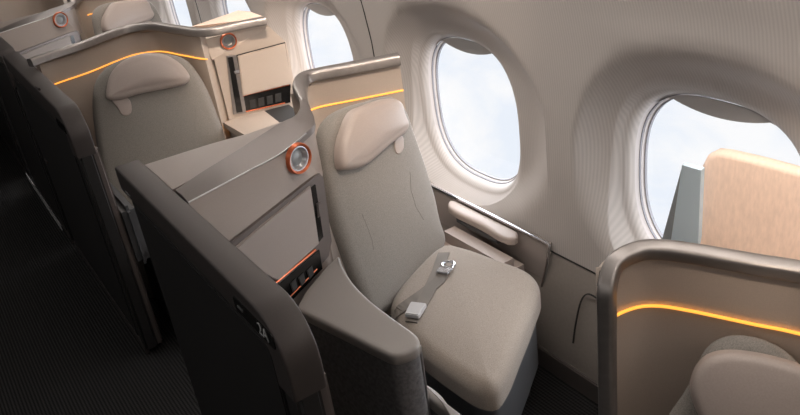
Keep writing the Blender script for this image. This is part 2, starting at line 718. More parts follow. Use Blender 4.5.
def plaque(t, ya, yb, z0, z1, text=None):
    bm = bmesh.new()
    prism(bm, rrect(yb - ya, z1 - z0, .008, 4), (AX0, (ya + yb) / 2, (z0 + z1) / 2), (0, -1, 0), (0, 0, 1), (-1, 0, 0), 0, .002)
    pl = link('seat_plaque', bm, M['gloss'], t, smooth=False)
    if text:
        c = bpy.data.curves.new('seat_number', 'FONT')
        c.body = text
        c.size = (z1 - z0) * 1.1
        c.offset = -.0006
        c.extrude = .0004
        c.align_x = 'CENTER'; c.align_y = 'CENTER'
        tx = bpy.data.objects.new('seat_number', c)
        COL.objects.link(tx)
        tx.matrix_world = Matrix(((0, 0, -1, AX0 - .0026), (-1, 0, 0, ya + (yb - ya) * .25), (0, 1, 0, (z0 + z1) / 2), (0, 0, 0, 1)))
        bpy.context.view_layer.update()
        mwx = tx.matrix_world.copy()
        dg = bpy.context.evaluated_depsgraph_get()
        me = bpy.data.meshes.new_from_object(tx.evaluated_get(dg))
        bpy.data.objects.remove(tx)
        me.transform(mwx)
        me.materials.clear(); me.materials.append(M['white'])
        ob = bpy.data.objects.new('seat_number', me)
        COL.objects.link(ob)
        ob.parent = pl
        ob.matrix_parent_inverse = pl.matrix_world.inverted()
    return pl


p2 = partition('aisle_partition', 'near dark aisle partition with the lit 2A seat number', 1.13, 2.19, 1.07, .075)
pa, pb = at(236, 306, x=AX0), at(278, 356, x=AX0)
pl = plaque(p2, pb.y, pa.y, pb.z + .012, pb.z + .048, '2A')
# small pictogram at the far end of the plaque
bm = bmesh.new()
box(bm, AX0 - .0035, AX0 - .002, pa.y - .045, pa.y - .02, pb.z + .028, pb.z + .033)
link('pictogram', bm, M['steel'], pl, smooth=False)
q = at(128, 194, x=AX0)
bm = bmesh.new()
box(bm, AX0 - .002, AX0 + .002, q.y - .022, q.y + .022, q.z - .003, q.z + .003)
link('marker_light', bm, M['steel'], p2, smooth=False)

p3 = partition('aisle_partition', 'dark aisle partition beside the grey seat with rounded headrest', 2.86, 4.13, 1.07, .075)
qa = at(55, 110, x=AX0)
plaque(p3, qa.y - .09, qa.y + .05, .985, 1.02, None)
for px, py in ((38, 88), (46, 161)):
    q = at(px, py, x=AX0)
    bm = bmesh.new()
    box(bm, AX0 - .004, AX0 + .004, q.y - .03, q.y + .03, q.z - .006, q.z + .006, .002)
    link('latch_plate', bm, M['frame'], p3)
p4 = dup(p2, (0, 2 * ROW, 0), 'far dark aisle partition at the left edge of the photo')
for ch in list(p4.children_recursive):
    if ch.name.startswith(('seat_number', 'pictogram')):
        bpy.data.objects.remove(ch)
# aluminium threshold strip on the aisle floor
qa, qb = at(29, 176, z=.02), at(66, 226, z=.02)
bm = bmesh.new()
box(bm, qb.x - .025, AX0 - .004, qb.y, qa.y, 0, .045, .006)
tag(link('threshold_strip', bm, M['kick']), 'bright metal kick strip along the aisle carpet', 'kick strip')

# ------------------------------------------------------------------ suite shells
RAILP = round_poly([(-.022, -.022), (.022, -.022), (.022, .014), (-.016, .014)], [.008, .006, .012, .012], 4)
RAILP = [(p.x, p.y) for p in RAILP]


def shell(name, label, path, k=1., init=None, loc=None, sc=None):
    t = thing(name, label, 'seat shell', loc or (path[len(path) // 2][0], path[len(path) // 2][1], 0))
    sp = smooth_path(path, 10)
    bm = bmesh.new()
    sweep(bm, sp, [(a * k, b * k) for a, b in RAILP], side0=init, sc=sc)
    link('top_rail', bm, M['rail'], t, sharp=50)
    return t, sp


def curtain(bm, path, d0, d1, z0, ztop_off):
    """wall hanging under a rail path, between offsets d0 and d1 to its left"""
    P = [Vector(p) for p in path]
    rows = []
    for i, p in enumerate(P):
        t = P[min(i + 1, len(P) - 1)] - P[max(i - 1, 0)]
        t.z = 0
        t.normalize()
        s = Vector((-t.y, t.x, 0))
        rows.append([bm.verts.new((q.x, q.y, z)) for q, z in
                     ((p + s * d0, z0), (p + s * d1, z0), (p + s * d1, p.z + ztop_off), (p + s * d0, p.z + ztop_off))])
    for a, b in zip(rows, rows[1:]):
        for i in range(4):
            bm.faces.new((a[i], a[(i + 1) % 4], b[(i + 1) % 4], b[i]))
    bm.faces.new(rows[0]); bm.faces.new(rows[-1])


def offset_path(path, d, z):
    P = [Vector(p) for p in path]
    out = []
    for i, p in enumerate(P):
        t = P[min(i + 1, len(P) - 1)] - P[max(i - 1, 0)]
        t.z = 0
        t.normalize()
        out.append(Vector((p.x - t.y * d, p.y + t.x * d, z)))
    return out


ZR = 1.10
# shell of the window seat (2A): along the storage, S-bend, then behind the seat to the wall
px2 = [(307, 107, 1.090), (302.5, 96, 1.096), (300, 88, 1.1), (301.5, 80.5, 1.1), (307, 76, 1.1), (350, 67, 1.1), (399, 57.5, 1.1)]
path2 = [at(a, b, z=c) for a, b, c in px2]
s2, sp2 = shell('suite_shell', 'pale shell with amber light behind the window seat and its peach headrest', path2, 1.1, sc=lambda i: .45 + .55 * sstep(i / 22))
bm = bmesh.new()
curtain(bm, sp2[19:], .004, .034, .06, -.012)
link('shell_wall', bm, M['beige'], s2)
bm = bmesh.new()
led = offset_path(sp2[36:], .002, .98)
sweep(bm, led, rrect(.005, .005, .0015, 2))
link('light_strip', bm, M['glow'], s2)

# shell of the seat behind, from its partition round the headrest to the storage by the window
px3 = [(30, 62), (50, 55), (80, 45.5), (108, 35), (128, 28.5), (150, 25.5), (175, 28.5), (200, 31.5), (212, 30.5), (235, 25.5), (266, 19.5)]
path3 = [at(a, b, z=ZR) for a, b in px3]
s3, sp3 = shell('suite_shell', 'shell with long amber light strip curving behind the rounded grey headrest', path3)
bm = bmesh.new()
curtain(bm, sp3[4:70], .004, .034, .06, -.012)
link('shell_wall', bm, M['beige'], s3)
bm = bmesh.new()
sweep(bm, offset_path(sp3[4:71], .002, .972), rrect(.005, .005, .0015, 2))
link('light_strip', bm, M['glow'], s3)

# shell of the front seat: a post that turns over into the rail
pp = at(606, 292, z=1.055)
path1 = [(pp.x, pp.y, .05), (pp.x, pp.y, .5), (pp.x, pp.y, .9), (pp.x + .001, pp.y, 1.0), pp + Vector((.004, .002, 0)),
         at(615, 263, z=1.09), at(640, 249.5, z=1.10), at(661, 248.5, z=1.1), at(690, 252, z=1.1), at(720, 257, z=1.1), at(760, 264, z=1.1), at(800, 270.5, z=1.1),
         (1.15, .38, 1.1), (1.19, .05, 1.1), (1.21, -.3, 1.1)]
s1, sp1 = shell('suite_shell', 'front shell with amber light whose rail turns down into a post', path1, .78, init=(-.5, .86, 0), loc=(1.0, .7, 0))
i0 = 45
bm = bmesh.new()
curtain(bm, sp1[48:], .004, .03, .04, -.012)
wl1 = link('shell_wall', bm, M['beige'], s1)
bm = bmesh.new()
# narrow flank between post and wall
a_ = offset_path(sp1[48:50], .02, .5)[0]
curtain(bm, [Vector((pp.x, pp.y, 1.05)), Vector((a_.x, a_.y, 1.1))], -.008, .012, .04, -.02)
link('shell_flank', bm, M['beige'], s1)
bm = bmesh.new()
sweep(bm, offset_path(sp1[50:], -.001, .974), rrect(.005, .005, .0015, 2))
link('light_strip', bm, M['glow'], s1)
q0, q1 = at(601, 287, z=1.058), at(604, 272, z=1.078)
bm = bmesh.new()
sweep(bm, [q0, q1], rrect(.014, .014, .003, 2))
link('latch_inlay', bm, M['gloss'], s1)

# ------------------------------------------------------------------ storage units with reading lamp, door and control panel
def lamp(parent, c, n, r, up=None):
    bm = bmesh.new()
    lathe(bm, [(r * .80, -.004), (r * .80, .004), (r * .86, .009), (r * .95, .010), (r, .006), (r * 1.01, -.004)], c, n)
    ring = link('lamp_ring', bm, M['copper'], parent, sharp=60)
    bm = bmesh.new()
    lathe(bm, [(r * .80, .005), (r * .72, .005), (r * .60, -.006), (r * .52, -.010)], c, n)
    link('lamp_cup', bm, M['steel'], ring, sharp=60)
    bm = bmesh.new()
    lathe(bm, [(r * .53, -.009), (r * .4, -.006), (r * .2, -.005), (0, -.0045)], c, n)
    link('lamp_lens', bm, M['lens'], ring, sharp=60)
    return ring


def quad_solid(bm, pts, n, d):
    """solid slab: polygon of points with thickness d behind it"""
    n = Vector(n)
    a = [bm.verts.new(Vector(p)) for p in pts]
    b = [bm.verts.new(Vector(p) - n * d) for p in pts]
    bm.faces.new(a); bm.faces.new(b[::-1])
    k = len(pts)
    for i in range(k):
        bm.faces.new((a[i], b[i], b[(i + 1) % k], a[(i + 1) % k]))


def fit_normal(a, b, c):
    n = (Vector(b) - Vector(a)).cross(Vector(c) - Vector(a)).normalized()
    if n.dot(EYE - Vector(a)) < 0:
        n = -n
    return n


def slab_on(bm, pix, o, n, d0, d1, bevel=0., rad=0.):
    """polygon seen in the photo laid on the plane (o, n), from d0 to d1 above it"""
    pts = [at_plane(a, b, o, n) for a, b in pix]
    u = (pts[1] - pts[0]); u = (u - n * u.dot(n)).normalized()
    v = n.cross(u)
    poly = [((p - o).dot(u), (p - o).dot(v)) for p in pts]
    if rad:
        poly = [(p.x, p.y) for p in round_poly(poly, rad, 4)]
    prism(bm, poly, o, u, v, n, d0, d1, bevel)


def uv_px(pix, o, u, v, n):
    out = []
    for a, b in pix:
        p = at_plane(a, b, o, n)
        out.append(((p - o).dot(u), (p - o).dot(v)))
    return out


# --- storage beside seat 2A (aisle side)
st2 = thing('storage_unit', 'taupe storage unit with copper ringed lamp between near partition and window seat', 'storage unit', (.65, 1.95, 0))
A1, A2 = at(183, 206, z=1.062), at(302, 143, z=1.08)          # front edge of the rail
B1, B2 = at(224, 245, z=.96), at(317.5, 172.5, z=.962)
B1 = B1 + (B2 - B1) * ((AX1 + .004 - B1.x) / (B2.x - B1.x))
A1 = A1 + (A2 - A1) * ((AX1 + .004 - A1.x) / (A2.x - A1.x))           # foot of the sloping fascia
C1, C2 = at(262, 303, z=.64), at(335, 252, z=.64)
sdir = (B2 - B1); sdir.z = 0; sdir.normalize()
fn = Vector((sdir.y, -sdir.x, 0))                             # door faces the cabin front
o2 = B1.copy()
# body behind the door
bk = Vector((-fn.x, -fn.y, 0))
bm = bmesh.new()
back0 = at(146, 164, z=1.07); back1 = at(277, 125, z=1.085)
E1 = at(336, 172, z=.93)
foot = [B1, B2 + sdir * .012, Vector((.86, 2.10, 0)), Vector((back1.x - .02, back1.y + .02, 0)), Vector((AX1 + .002, back0.y, 0))]
zt = .95
va = [bm.verts.new((p.x, p.y, .03)) for p in foot]
vb = [bm.verts.new((p.x, p.y, zt)) for p in foot]
bm.faces.new(va); bm.faces.new(vb)
for i in range(5):
    bm.faces.new((va[i], va[(i + 1) % 5], vb[(i + 1) % 5], vb[i]))
bmesh.ops.bevel(bm, geom=[e for e in bm.edges if abs(e.verts[0].co.z - e.verts[1].co.z) > .1 and e.verts[0].co.x > .85],
                offset=.03, segments=4, affect='EDGES')
link('body', bm, M['taupe'], st2)
# fascia carrying the lamp, sloping out from rail to door head
bm = bmesh.new()
F1, F2 = B1.copy(), B2 + sdir * .028
G1, G2 = A1.copy(), A2 + Vector((.006, 0, 0))
fa = fit_normal(F1, F2, G2)
loop_front = [F1, F2, F2 + sdir * .02 - fn * .03, G2 + sdir * .012 - fn * .035, G2, G1]
quad = [F1, F2, G2, G1]
rear = [Vector((p.x, p.y, p.z)) for p in (B1 + Vector((.003, .12, 0)), B2 + sdir * .03 - fn * .10, G2 - fn * .06, G1 + Vector((.003, .06, 0)))]
va = [bm.verts.new(p) for p in quad]
vb = [bm.verts.new(p) for p in rear]
bm.faces.new(va); bm.faces.new(vb[::-1])
for i in range(4):
    bm.faces.new((va[i], vb[i], vb[(i + 1) % 4], va[(i + 1) % 4]))
bmesh.ops.bevel(bm, geom=[e for e in bm.edges if (va[1] in e.verts and va[2] in e.verts)], offset=.025, segments=5, affect='EDGES')
fas2 = link('fascia', bm, M['taupe'], st2)
# top deck behind the rail
bm = bmesh.new()
top = [at(141, 166, z=1.06), at(172, 190, z=1.06), at(240, 152, z=1.075), at(294, 127, z=1.085), at(296, 119, z=1.085), at(280, 122.5, z=1.08), at(248.6, 133.5, z=1.075), at(210, 144, z=1.068)]
top = [Vector((max(p.x, AX1 + .004), p.y, p.z)) for p in top]
va = [bm.verts.new(p) for p in top]
vb = [bm.verts.new(Vector((p.x, p.y, .96))) for p in top]
bm.faces.new(va); bm.faces.new(vb[::-1])
for i in range(len(top)):
    bm.faces.new((va[i], vb[i], vb[(i + 1) % len(top)], va[(i + 1) % len(top)]))
link('top_deck', bm, M['taupe2'], st2, smooth=False)
# dark band along the front of the deck, with a bright lower edge
bm = bmesh.new()
upx = [(170, 192, 1.068), (202, 172, 1.078), (236, 151, 1.086), (264, 133, 1.092), (284, 121, 1.095), (293, 117, 1.1), (299, 110.5, 1.1),
       (300, 103.5, 1.1), (298.5, 97, 1.097), (297.5, 91, 1.088), (298, 88, 1.08)]
lows = [G1.lerp(G2, t) for t in (0, .25, .5, .75)] + [at(a, b, z=c) for a, b, c in
        ((293, 145, 1.084), (306, 134, 1.09), (313, 127, 1.094), (314.5, 120, 1.096), (311, 110.5, 1.098), (306, 99, 1.096), (303, 92, 1.08))]
ups = [at(a, b, z=c) for a, b, c in upx]
ups = [Vector((max(p.x, AX1 + .004), p.y, p.z)) for p in ups]
ups, lows = smooth_path(ups, 5), smooth_path(lows, 5)
rows = []
for p_, q_ in zip(ups, lows):
    m_ = (p_ + q_) / 2 + Vector((0, 0, .006))
    rows.append([bm.verts.new(w_) for w_ in (p_, m_, q_ + Vector((0, 0, .003)), q_ + Vector((0, 0, -.016)), p_ + Vector((0, 0, -.03)))])
for r0, r1 in zip(rows, rows[1:]):
    for i in range(5):
        bm.faces.new((r0[i], r0[(i + 1) % 5], r1[(i + 1) % 5], r1[i]))
bm.faces.new(rows[0]); bm.faces.new(rows[-1])
bnd = link('rail_band', bm, M['band'], st2, sharp=50)
# side of the unit under the turn of the band
bm = bmesh.new()
curtain(bm, [q_ + Vector((-.004, .0, 0)) for q_ in lows[20:36]], .002, .014, .93, -.014)
link('side_panel', bm, M['taupe'], st2)
bm = bmesh.new()
tube(bm, [p_ + fn * .001 + Vector((0, 0, .002)) for p_ in lows[:26]], .0022, 6)
link('bright_edge', bm, M['steel'], bnd)
# reading lamp
fo = F1
lp_ = at_plane(297, 158, fo, fa)
lamp(st2, lp_ + fa * .004, (fa * .78 + (EYE - lp_).normalized() * .22).normalized(), .044)
# door frame, door, latch strip, control panel all on the upright plane of the door
sc = [(205, 243), (262, 205), (308, 171), (319, 170), (324, 178), (331, 236), (331, 252), (286, 304), (262, 304)]
bm = bmesh.new()
slab_on(bm, [(224, 245.5), (262, 215.5), (309, 178.5), (317, 173), (320.5, 177), (329, 240), (326, 256), (285, 304), (250, 290)], o2, fn, 0, .012, .003)
link('door_frame', bm, M['dusk'], st2)
bm = bmesh.new()
slab_on(bm, [(230, 247), (266, 217.5), (305.5, 185.5), (314, 243), (273, 280), (255, 270)], o2, fn, .008, .02, .003)
dr2 = link('door', bm, M['taupe2'], st2)
bm = bmesh.new()
slab_on(bm, [(306.5, 188), (311, 184), (319, 236), (315, 241)], o2, fn, .006, .016)
link('latch_strip', bm, M['gloss'], dr2, smooth=False)
bm = bmesh.new()
slab_on(bm, [(311.5, 203), (316, 200), (317, 214), (313, 217)], o2, fn, .012, .022, .003)
link('latch', bm, M['dusk'], dr2)
bm = bmesh.new()
slab_on(bm, [(272, 286), (315, 249), (318, 268), (284, 303)], o2, fn, .011, .016)
cp2 = link('control_panel', bm, M['gloss'], st2, smooth=False)
for a, b in (((273, 285), (315, 250)), ((284, 303), (317, 269))):
    bm = bmesh.new()
    tube(bm, [at_plane(*a, o2 + fn * .016, fn), at_plane(*b, o2 + fn * .016, fn)], .0042 if a[0] == 273 else .0022, 8)
    link('copper_trim', bm, M['copper'], cp2)
for k, (a, b) in enumerate(((289, 281), (297, 275), (305.5, 268))):
    bm = bmesh.new()
    slab_on(bm, [(a - 4, b + 2), (a + 1.5, b - 3.5), (a + 3.5, b + 5), (a - 1, b + 11)], o2, fn, .015, .020, .002)
    link('button', bm, M['dark'], cp2)

# --- storage by the window in the row behind
st3 = thing('storage_unit', 'cream storage unit with copper ringed lamp under the third window', 'storage unit', (1.3, 3.4, 0))
T1, T2 = at(203, 40, z=1.05), at(269, 26.5, z=1.05)
B1, B2 = at(226, 56.5, z=.96), at(286, 42, z=.96)
sd3 = (B2 - B1).normalized()
fn3 = Vector((sd3.y, -sd3.x, 0))
o3 = B1.copy()
yd = B1.y
B0 = B1 - sd3 * .085
bm = bmesh.new()
foot = [B0, B2, B2 - fn3 * .40, B0 - fn3 * .34]
va = [bm.verts.new((p.x, p.y, .03)) for p in foot]; vb = [bm.verts.new((p.x, p.y, .96)) for p in foot]
bm.faces.new(va); bm.faces.new(vb)
for i in range(4):
    bm.faces.new((va[i], vb[i], vb[(i + 1) % 4], va[(i + 1) % 4]))
bmesh.ops.bevel(bm, geom=[e for e in bm.edges if va[0] in e.verts and vb[0] in e.verts], offset=.03, segments=4, affect='EDGES')
link('body', bm, M['beige'], st3)
D1, D2 = at(192, 27, z=1.1), at(266, 17, z=1.1)
bm = bmesh.new()
B0 = B0 + sd3 * .02
pts = [B0, B2, T2, T1]
rear = [B0 - fn3 * .3, B2 - fn3 * .3, D2 + Vector((0, .02, -.03)), D1 + Vector((0, .02, -.03))]
va = [bm.verts.new(p) for p in pts]; vb = [bm.verts.new(p) for p in rear]
bm.faces.new(va); bm.faces.new(vb[::-1])
for i in range(4):
    bm.faces.new((va[i], vb[i], vb[(i + 1) % 4], va[(i + 1) % 4]))
link('fascia', bm, M['beige'], st3)
fa3 = fit_normal(B1, B2, T2)
lamp(st3, at_plane(228.5, 41, B1, fa3), fa3, .038)
# cream ridge that rises behind the rail
bm = bmesh.new()
tp = [at(190, 27, z=1.1), at(266, 17.5, z=1.1), at(250, 11.5, z=1.115), at(238, 10.5, z=1.115)]
va = [bm.verts.new(p) for p in tp]; vb = [bm.verts.new(Vector((p.x, p.y + .03, 1.075))) for p in tp]
bm.faces.new(va); bm.faces.new(vb[::-1])
for i in range(4):
    bm.faces.new((va[i], vb[i], vb[(i + 1) % 4], va[(i + 1) % 4]))
link('top_deck', bm, M['peach'], st3, smooth=False)
bm = bmesh.new()
slab_on(bm, [(226, 56), (236, 54.5), (246, 112.5), (233, 114)], o3, fn3, 0, .012, .003)
ls3 = link('door_frame', bm, M['rail'], st3)
bm = bmesh.new()
slab_on(bm, [(237, 55.5), (284, 43), (290, 83), (242, 95)], o3, fn3, .004, .022, .004)
dr3 = link('door', bm, M['beige'], st3)
bm = bmesh.new()
slab_on(bm, [(236.2, 54.8), (284.8, 42), (290.6, 83.5), (241.5, 96)], o3, fn3, .001, .006)  # dark backing draws the shadow line round the door
link('door_shadow_gap', bm, M['dark'], st3, smooth=False)
bm = bmesh.new()
slab_on(bm, [(227, 57), (232, 56), (242, 111), (236, 112)], o3, fn3, .011, .014)
link('latch_strip', bm, M['gloss'], dr3, smooth=False)
bm = bmesh.new()
slab_on(bm, [(233, 70), (238, 69), (238.5, 72), (234, 73)], o3, fn3, .012, .022, .002)
link('latch', bm, M['chrome'], dr3)
bm = bmesh.new()
slab_on(bm, [(242.5, 95.5), (290, 84), (290, 102), (245, 112)], o3, fn3, .003, .008)
cp3 = link('control_panel', bm, M['gloss'], st3, smooth=False)
for a, b in (((242.5, 95.5), (289, 84.5)), ((244, 112), (285, 103)), ((242.5, 96), (244, 112))):
    bm = bmesh.new()
    tube(bm, [at_plane(*a, o3 + fn3 * .008, fn3), at_plane(*b, o3 + fn3 * .008, fn3)], .0045 if b[1] == 84.5 else .003, 8)
    link('copper_trim', bm, M['copper'], cp3)
for k in range(4):
    a = 252 + k * 8.5; b = 104 - k * 2.1
    bm = bmesh.new()
    slab_on(bm, [(a - 3, b - 4), (a + 3, b - 5.5), (a + 3.5, b + 3), (a - 2.5, b + 4.5)], o3, fn3, .007, .012, .002)
    link('button', bm, M['dark'], cp3)
# counter in front of it
cs3 = thing('side_counter', 'cream side counter below the cream storage unit', 'counter', (1.1, 3.3, 0))
bm = bmesh.new()
tp = [at(194, 143, z=.62), at(246, 117, z=.62), at(259, 116, z=.62), at(185, 128, z=.62)]
ZC = .665
tp = [at(223, 122.5, z=ZC), at(250, 138, z=ZC), at(284, 126, z=ZC), at(264, 110.5, z=ZC), at(237, 117.5, z=ZC)]
va = [bm.verts.new(p) for p in tp]; vb = [bm.verts.new(p - Vector((0, 0, .03))) for p in tp]
bm.faces.new(va); bm.faces.new(vb[::-1])
for i in range(len(tp)):
    bm.faces.new((va[i], vb[i], vb[(i + 1) % len(tp)], va[(i + 1) % len(tp)]))
link('counter_top', bm, M['beige'], cs3, smooth=False)
bm = bmesh.new()
tp2 = [at(284, 126, z=ZC - .002), at(303, 116, z=ZC - .002), at(289, 104.5, z=ZC - .002), at(264, 110.5, z=ZC - .002)]
va = [bm.verts.new(p) for p in tp2]; vb = [bm.verts.new(p - Vector((0, 0, .03))) for p in tp2]
bm.faces.new(va); bm.faces.new(vb[::-1])
for i in range(4):
    bm.faces.new((va[i], vb[i], vb[(i + 1) % 4], va[(i + 1) % 4]))
link('counter_well', bm, M['dark'], cs3, smooth=False)
bm = bmesh.new()
vv = [Vector((p.x, p.y, 0)) for p in tp]
cc = sum(vv, Vector()) / len(vv)
va = [bm.verts.new((cc + (p - cc) * .84) + Vector((0, 0, .02))) for p in vv]
vb = [bm.verts.new((cc + (p - cc) * .84) + Vector((0, 0, ZC - .032))) for p in vv]
bm.faces.new(va); bm.faces.new(vb)
for i in range(len(tp)):
    bm.faces.new((va[i], vb[i], vb[(i + 1) % len(tp)], va[(i + 1) % len(tp)]))
link('counter_body', bm, M['taupe'], cs3)
bm = bmesh.new()
tube(bm, [at(224, 125, z=ZC - .036), at(249, 139, z=ZC - .036)], .004, 6)
link('light_strip', bm, M['glow'], cs3)

# ------------------------------------------------------------------ console beside seat 2A
con = thing('side_console', 'grey side console between near partition and window seat', 'console', (.74, 1.6, 0))
cpx = [(288, 306), (331, 254), (338, 262), (352, 281), (372, 301), (400, 322), (414, 332), (419, 338), (418, 346), (402, 354), (392, 355), (378, 349), (340, 330), (304, 312)]
zc = .70
ctop = [at(a, b, z=zc) + fn * (.026 if i in (0, 1) else .012 if i == 2 else 0) for i, (a, b) in enumerate(cpx)]
c0 = Vector((.75, 1.6, 0))
poly = [(p.x - c0.x, p.y - c0.y) for p in smooth_path([(p.x, p.y, 0) for p in ctop], 3, closed=True)]
poly = [(p[0], p[1]) for p in poly]
bm = bmesh.new()
pad(bm, poly, (c0.x, c0.y, zc - .035), (1, 0, 0), (0, 1, 0), (0, 0, 1), .035, .010, .0, 0, 110, 4)
link('console_top', bm, M['console'], con, sharp=60)
bm = bmesh.new()
cen = sum((Vector(p) for p in poly), Vector((0, 0))) / len(poly)
pin = [tuple(cen + (Vector(p) - cen) * .965) for p in poly]
bx = []
# body: same outline, pulled in toward the floor along its open end
nb = len(pin)
la = [bm.verts.new((c0.x + p[0], c0.y + p[1], zc - .034)) for p in pin]
lb = [bm.verts.new((c0.x + p[0], c0.y + p[1], .02)) for p in pin]
bm.faces.new(la); bm.faces.new(lb[::-1])
for i in range(nb):
    bm.faces.new((la[i], lb[i], lb[(i + 1) % nb], la[(i + 1) % nb]))
link('console_body', bm, M['console_side'], con, sharp=50)
bm = bmesh.new()
eb = at(418.5, 345, z=.665)
tube(bm, [eb + Vector((0, -.004, 0)), Vector((eb.x - .002, eb.y - .003, .35)), Vector((eb.x - .004, eb.y - .002, .04))], .005, 8)
link('metal_edge', bm, M['steel'], con)

# low armrest in front of the console end
arm = thing('armrest', 'low rounded grey armrest beside the front of the window seat cushion', 'armrest', (.85, 1.38, 0))
apx = [(421, 389), (424, 382), (440, 392), (449, 404), (452, 430), (440, 440), (421, 436)]
za = .49
poly = [at(a, b, z=za) for a, b in apx]
o_ = Vector((.8, 1.3, za))
poly = [Vector((max(p.x, .810), p.y, p.z)) for p in poly]
pl2 = [(p.x - o_.x, p.y - o_.y) for p in smooth_path([(p.x, p.y, 0) for p in poly], 4, closed=True)]
bm = bmesh.new()
pad(bm, pl2, o_ - Vector((0, 0, .05)), (1, 0, 0), (0, 1, 0), (0, 0, 1), .05, .015, .003, 0, 48)
link('arm_pad', bm, M['console'], arm)
bm = bmesh.new()
cen = sum((Vector(p) for p in pl2), Vector((0, 0))) / len(pl2)
prism(bm, [tuple(cen + (Vector(p) - cen) * .93) for p in pl2], o_, (1, 0, 0), (0, 1, 0), (0, 0, 1), -za + .01, -.045)
link('arm_post', bm, M['base'], arm)

# ------------------------------------------------------------------ ledge by the wall beside seat 2A
led_ = thing('side_ledge', 'beige side ledge with steel edge between window seat and second window', 'ledge', (1.45, 1.9, 0))
XL = 1.53
l0, l1, l2 = at(434, 186, x=XL), at(549, 244, x=XL), at(541, 293, x=XL)
zl = l1.z
bm = bmesh.new()
lp = [(l0.y + .12, zl), (l1.y, zl), (l1.y + .012, (zl + l2.z) / 2 + .03), (l2.y, l2.z), (l2.y + .12, .1), (l0.y + .12, .1)]
prism(bm, lp, (XL, 0, 0), (0, 1, 0), (0, 0, 1), (1, 0, 0), 0, .014, .002)
link('ledge_panel', bm, M['taupe2'], led_)
bm = bmesh.new()
sweep(bm, [(XL, l0.y + .12, zl), (XL, l1.y + .005, zl), (XL + .001, l1.y, zl - .006), (XL, l1.y + .012, (zl + l2.z) / 2 + .03), (XL, l2.y, l2.z)], rrect(.010, .010, .003, 2), side0=(1, 0, 0))
link('steel_edge', bm, M['chrome'], led_)
ap = thing('arm_cushion', 'slim pink beige arm cushion fixed below the steel ledge edge', 'armrest', (1.45, 1.83, .5))
zp = zl - .008
apx_ = [(450, 200), (470, 204), (500, 219), (517, 231), (516, 238), (506, 238), (480, 224), (454, 211), (448, 206)]
pq = [at(a, b, z=zp) for a, b in apx_]
oo = Vector((1.45, 1.8, zp))
out = [(min(p.x, XL - .004) - oo.x, p.y - oo.y) for p in smooth_path([(p.x, p.y, 0) for p in pq], 4, closed=True)]
bm = bmesh.new()
pad(bm, out, oo - Vector((0, 0, .03)), (1, 0, 0), (0, 1, 0), (0, 0, 1), .03, .010, .002, 0, 64, 4)
link('cushion', bm, M['headrest'], ap)
bm = bmesh.new()
cy_ = sum(p.y for p in pq) / len(pq)
box(bm, XL - .06, XL - .002, cy_ - .12, cy_ + .12, zp - .05, zp - .026, .004)
link('bracket', bm, M['base'], ap)
# access panel outline in the lower sidewall
bm = bmesh.new()
pth = [at(573, 343, x=1.504), at(576, 322, x=1.512), at(582, 299, x=1.522), at(588, 294, x=1.524), at(600, 300, x=1.524)]
sweep(bm, smooth_path(pth, 6), [(-.002, -.002), (.002, -.002), (.002, .002), (-.002, .002)], side0=(1, 0, 0))
struct(link('trim_6', bm, M['dark']))

# ------------------------------------------------------------------ seats
def frame_of(o, ang, rec):
    """seat frame: u to the seat's picture-right, w the way it faces, v up along the reclined back"""
    u = Vector((math.cos(ang), math.sin(ang), 0))
    b = Vector((-u.y, u.x, 0))
    v = b * math.sin(rec) + Vector((0, 0, math.cos(rec)))
    w = u.cross(v)
    return Vector(o), u, v, w


# --- seat 2A
seat2 = thing('cabin_seat', 'grey window seat with pink beige headrest and loose lap belt', 'seat', (1.15, 1.8, 0))
O, U, V, W = frame_of((.95, 1.85, .48), R(25), R(12))
bpx = [(378, 318), (366, 296), (349, 250), (338, 215), (330, 170), (326, 138), (331, 122), (345, 110), (375, 100), (398, 96), (409, 108), (417, 130), (428, 162), (438, 195), (443, 218), (449, 240), (440, 262), (420, 285)]
out = smooth_path([(a, b, 0) for a, b in uv_px(bpx, O, U, V, W)], 4, closed=True)
bm = bmesh.new()
pad(bm, out, O - W * .06, U, V, W, .06, .035, .012, 0, 96, 6)
back2 = link('backrest', bm, M['fabric'], seat2)
# headrest pillow
OH = O + W * .045
hpx = [(347, 168), (345, 148), (350, 128), (358, 111), (372, 104), (394, 97.5), (404, 101), (408, 113), (412, 124), (410, 131), (392, 146), (368, 166), (355, 169)]
out = [Vector(p) for p in smooth_path([(a, b, 0) for a, b in uv_px(hpx, OH, U, V, W)], 4, closed=True)]
bm = bmesh.new()
pad(bm, out, OH - W * .055, U, V, W, .055, .024, .012, 0, 80, 6)
hr2 = link('headrest', bm, M['headrest'], seat2)
su = Surf(back2)
p, n = su.hit(398.5, 147)
bm = bmesh.new()
tpx = [(394.5, 139), (402, 136), (403, 148), (400.5, 153), (396.5, 154), (394.5, 149)]
out = smooth_path([(a, b, 0) for a, b in uv_px(tpx, p, U, V, W)], 3, closed=True)
pad(bm, out, p - W * .006, U, V, W, .010, .003, .001, 0, 32, 3)
link('headrest_tag', bm, M['headrest'], hr2)
seam_line(seat2, su, [(410, 172), (411, 190), (416, 207), (425, 222)])
seam_line(seat2, su, [(362, 214), (367, 226), (372, 240), (374, 252)])
# cushion
zc2 = .475
qpx = [(421, 352), (394, 322), (392, 300), (444, 247), (466, 250), (500, 262), (530, 274), (540, 287), (533, 312), (520, 345), (505, 380), (494, 393), (478, 391), (450, 374)]
poly = [at(a, b, z=.45) for a, b in qpx]
o_ = Vector((1.15, 1.65, .45))
out = [(p.x - o_.x, p.y - o_.y) for p in smooth_path([(p.x, p.y, 0) for p in poly], 5, closed=True)]
bm = bmesh.new()
pad(bm, out, (o_.x, o_.y, .365), (1, 0, 0), (0, 1, 0), (0, 0, 1), .11, .045, .010, 0, 96, 7)
cu2 = link('seat_cushion', bm, M['fabric_warm'], seat2)
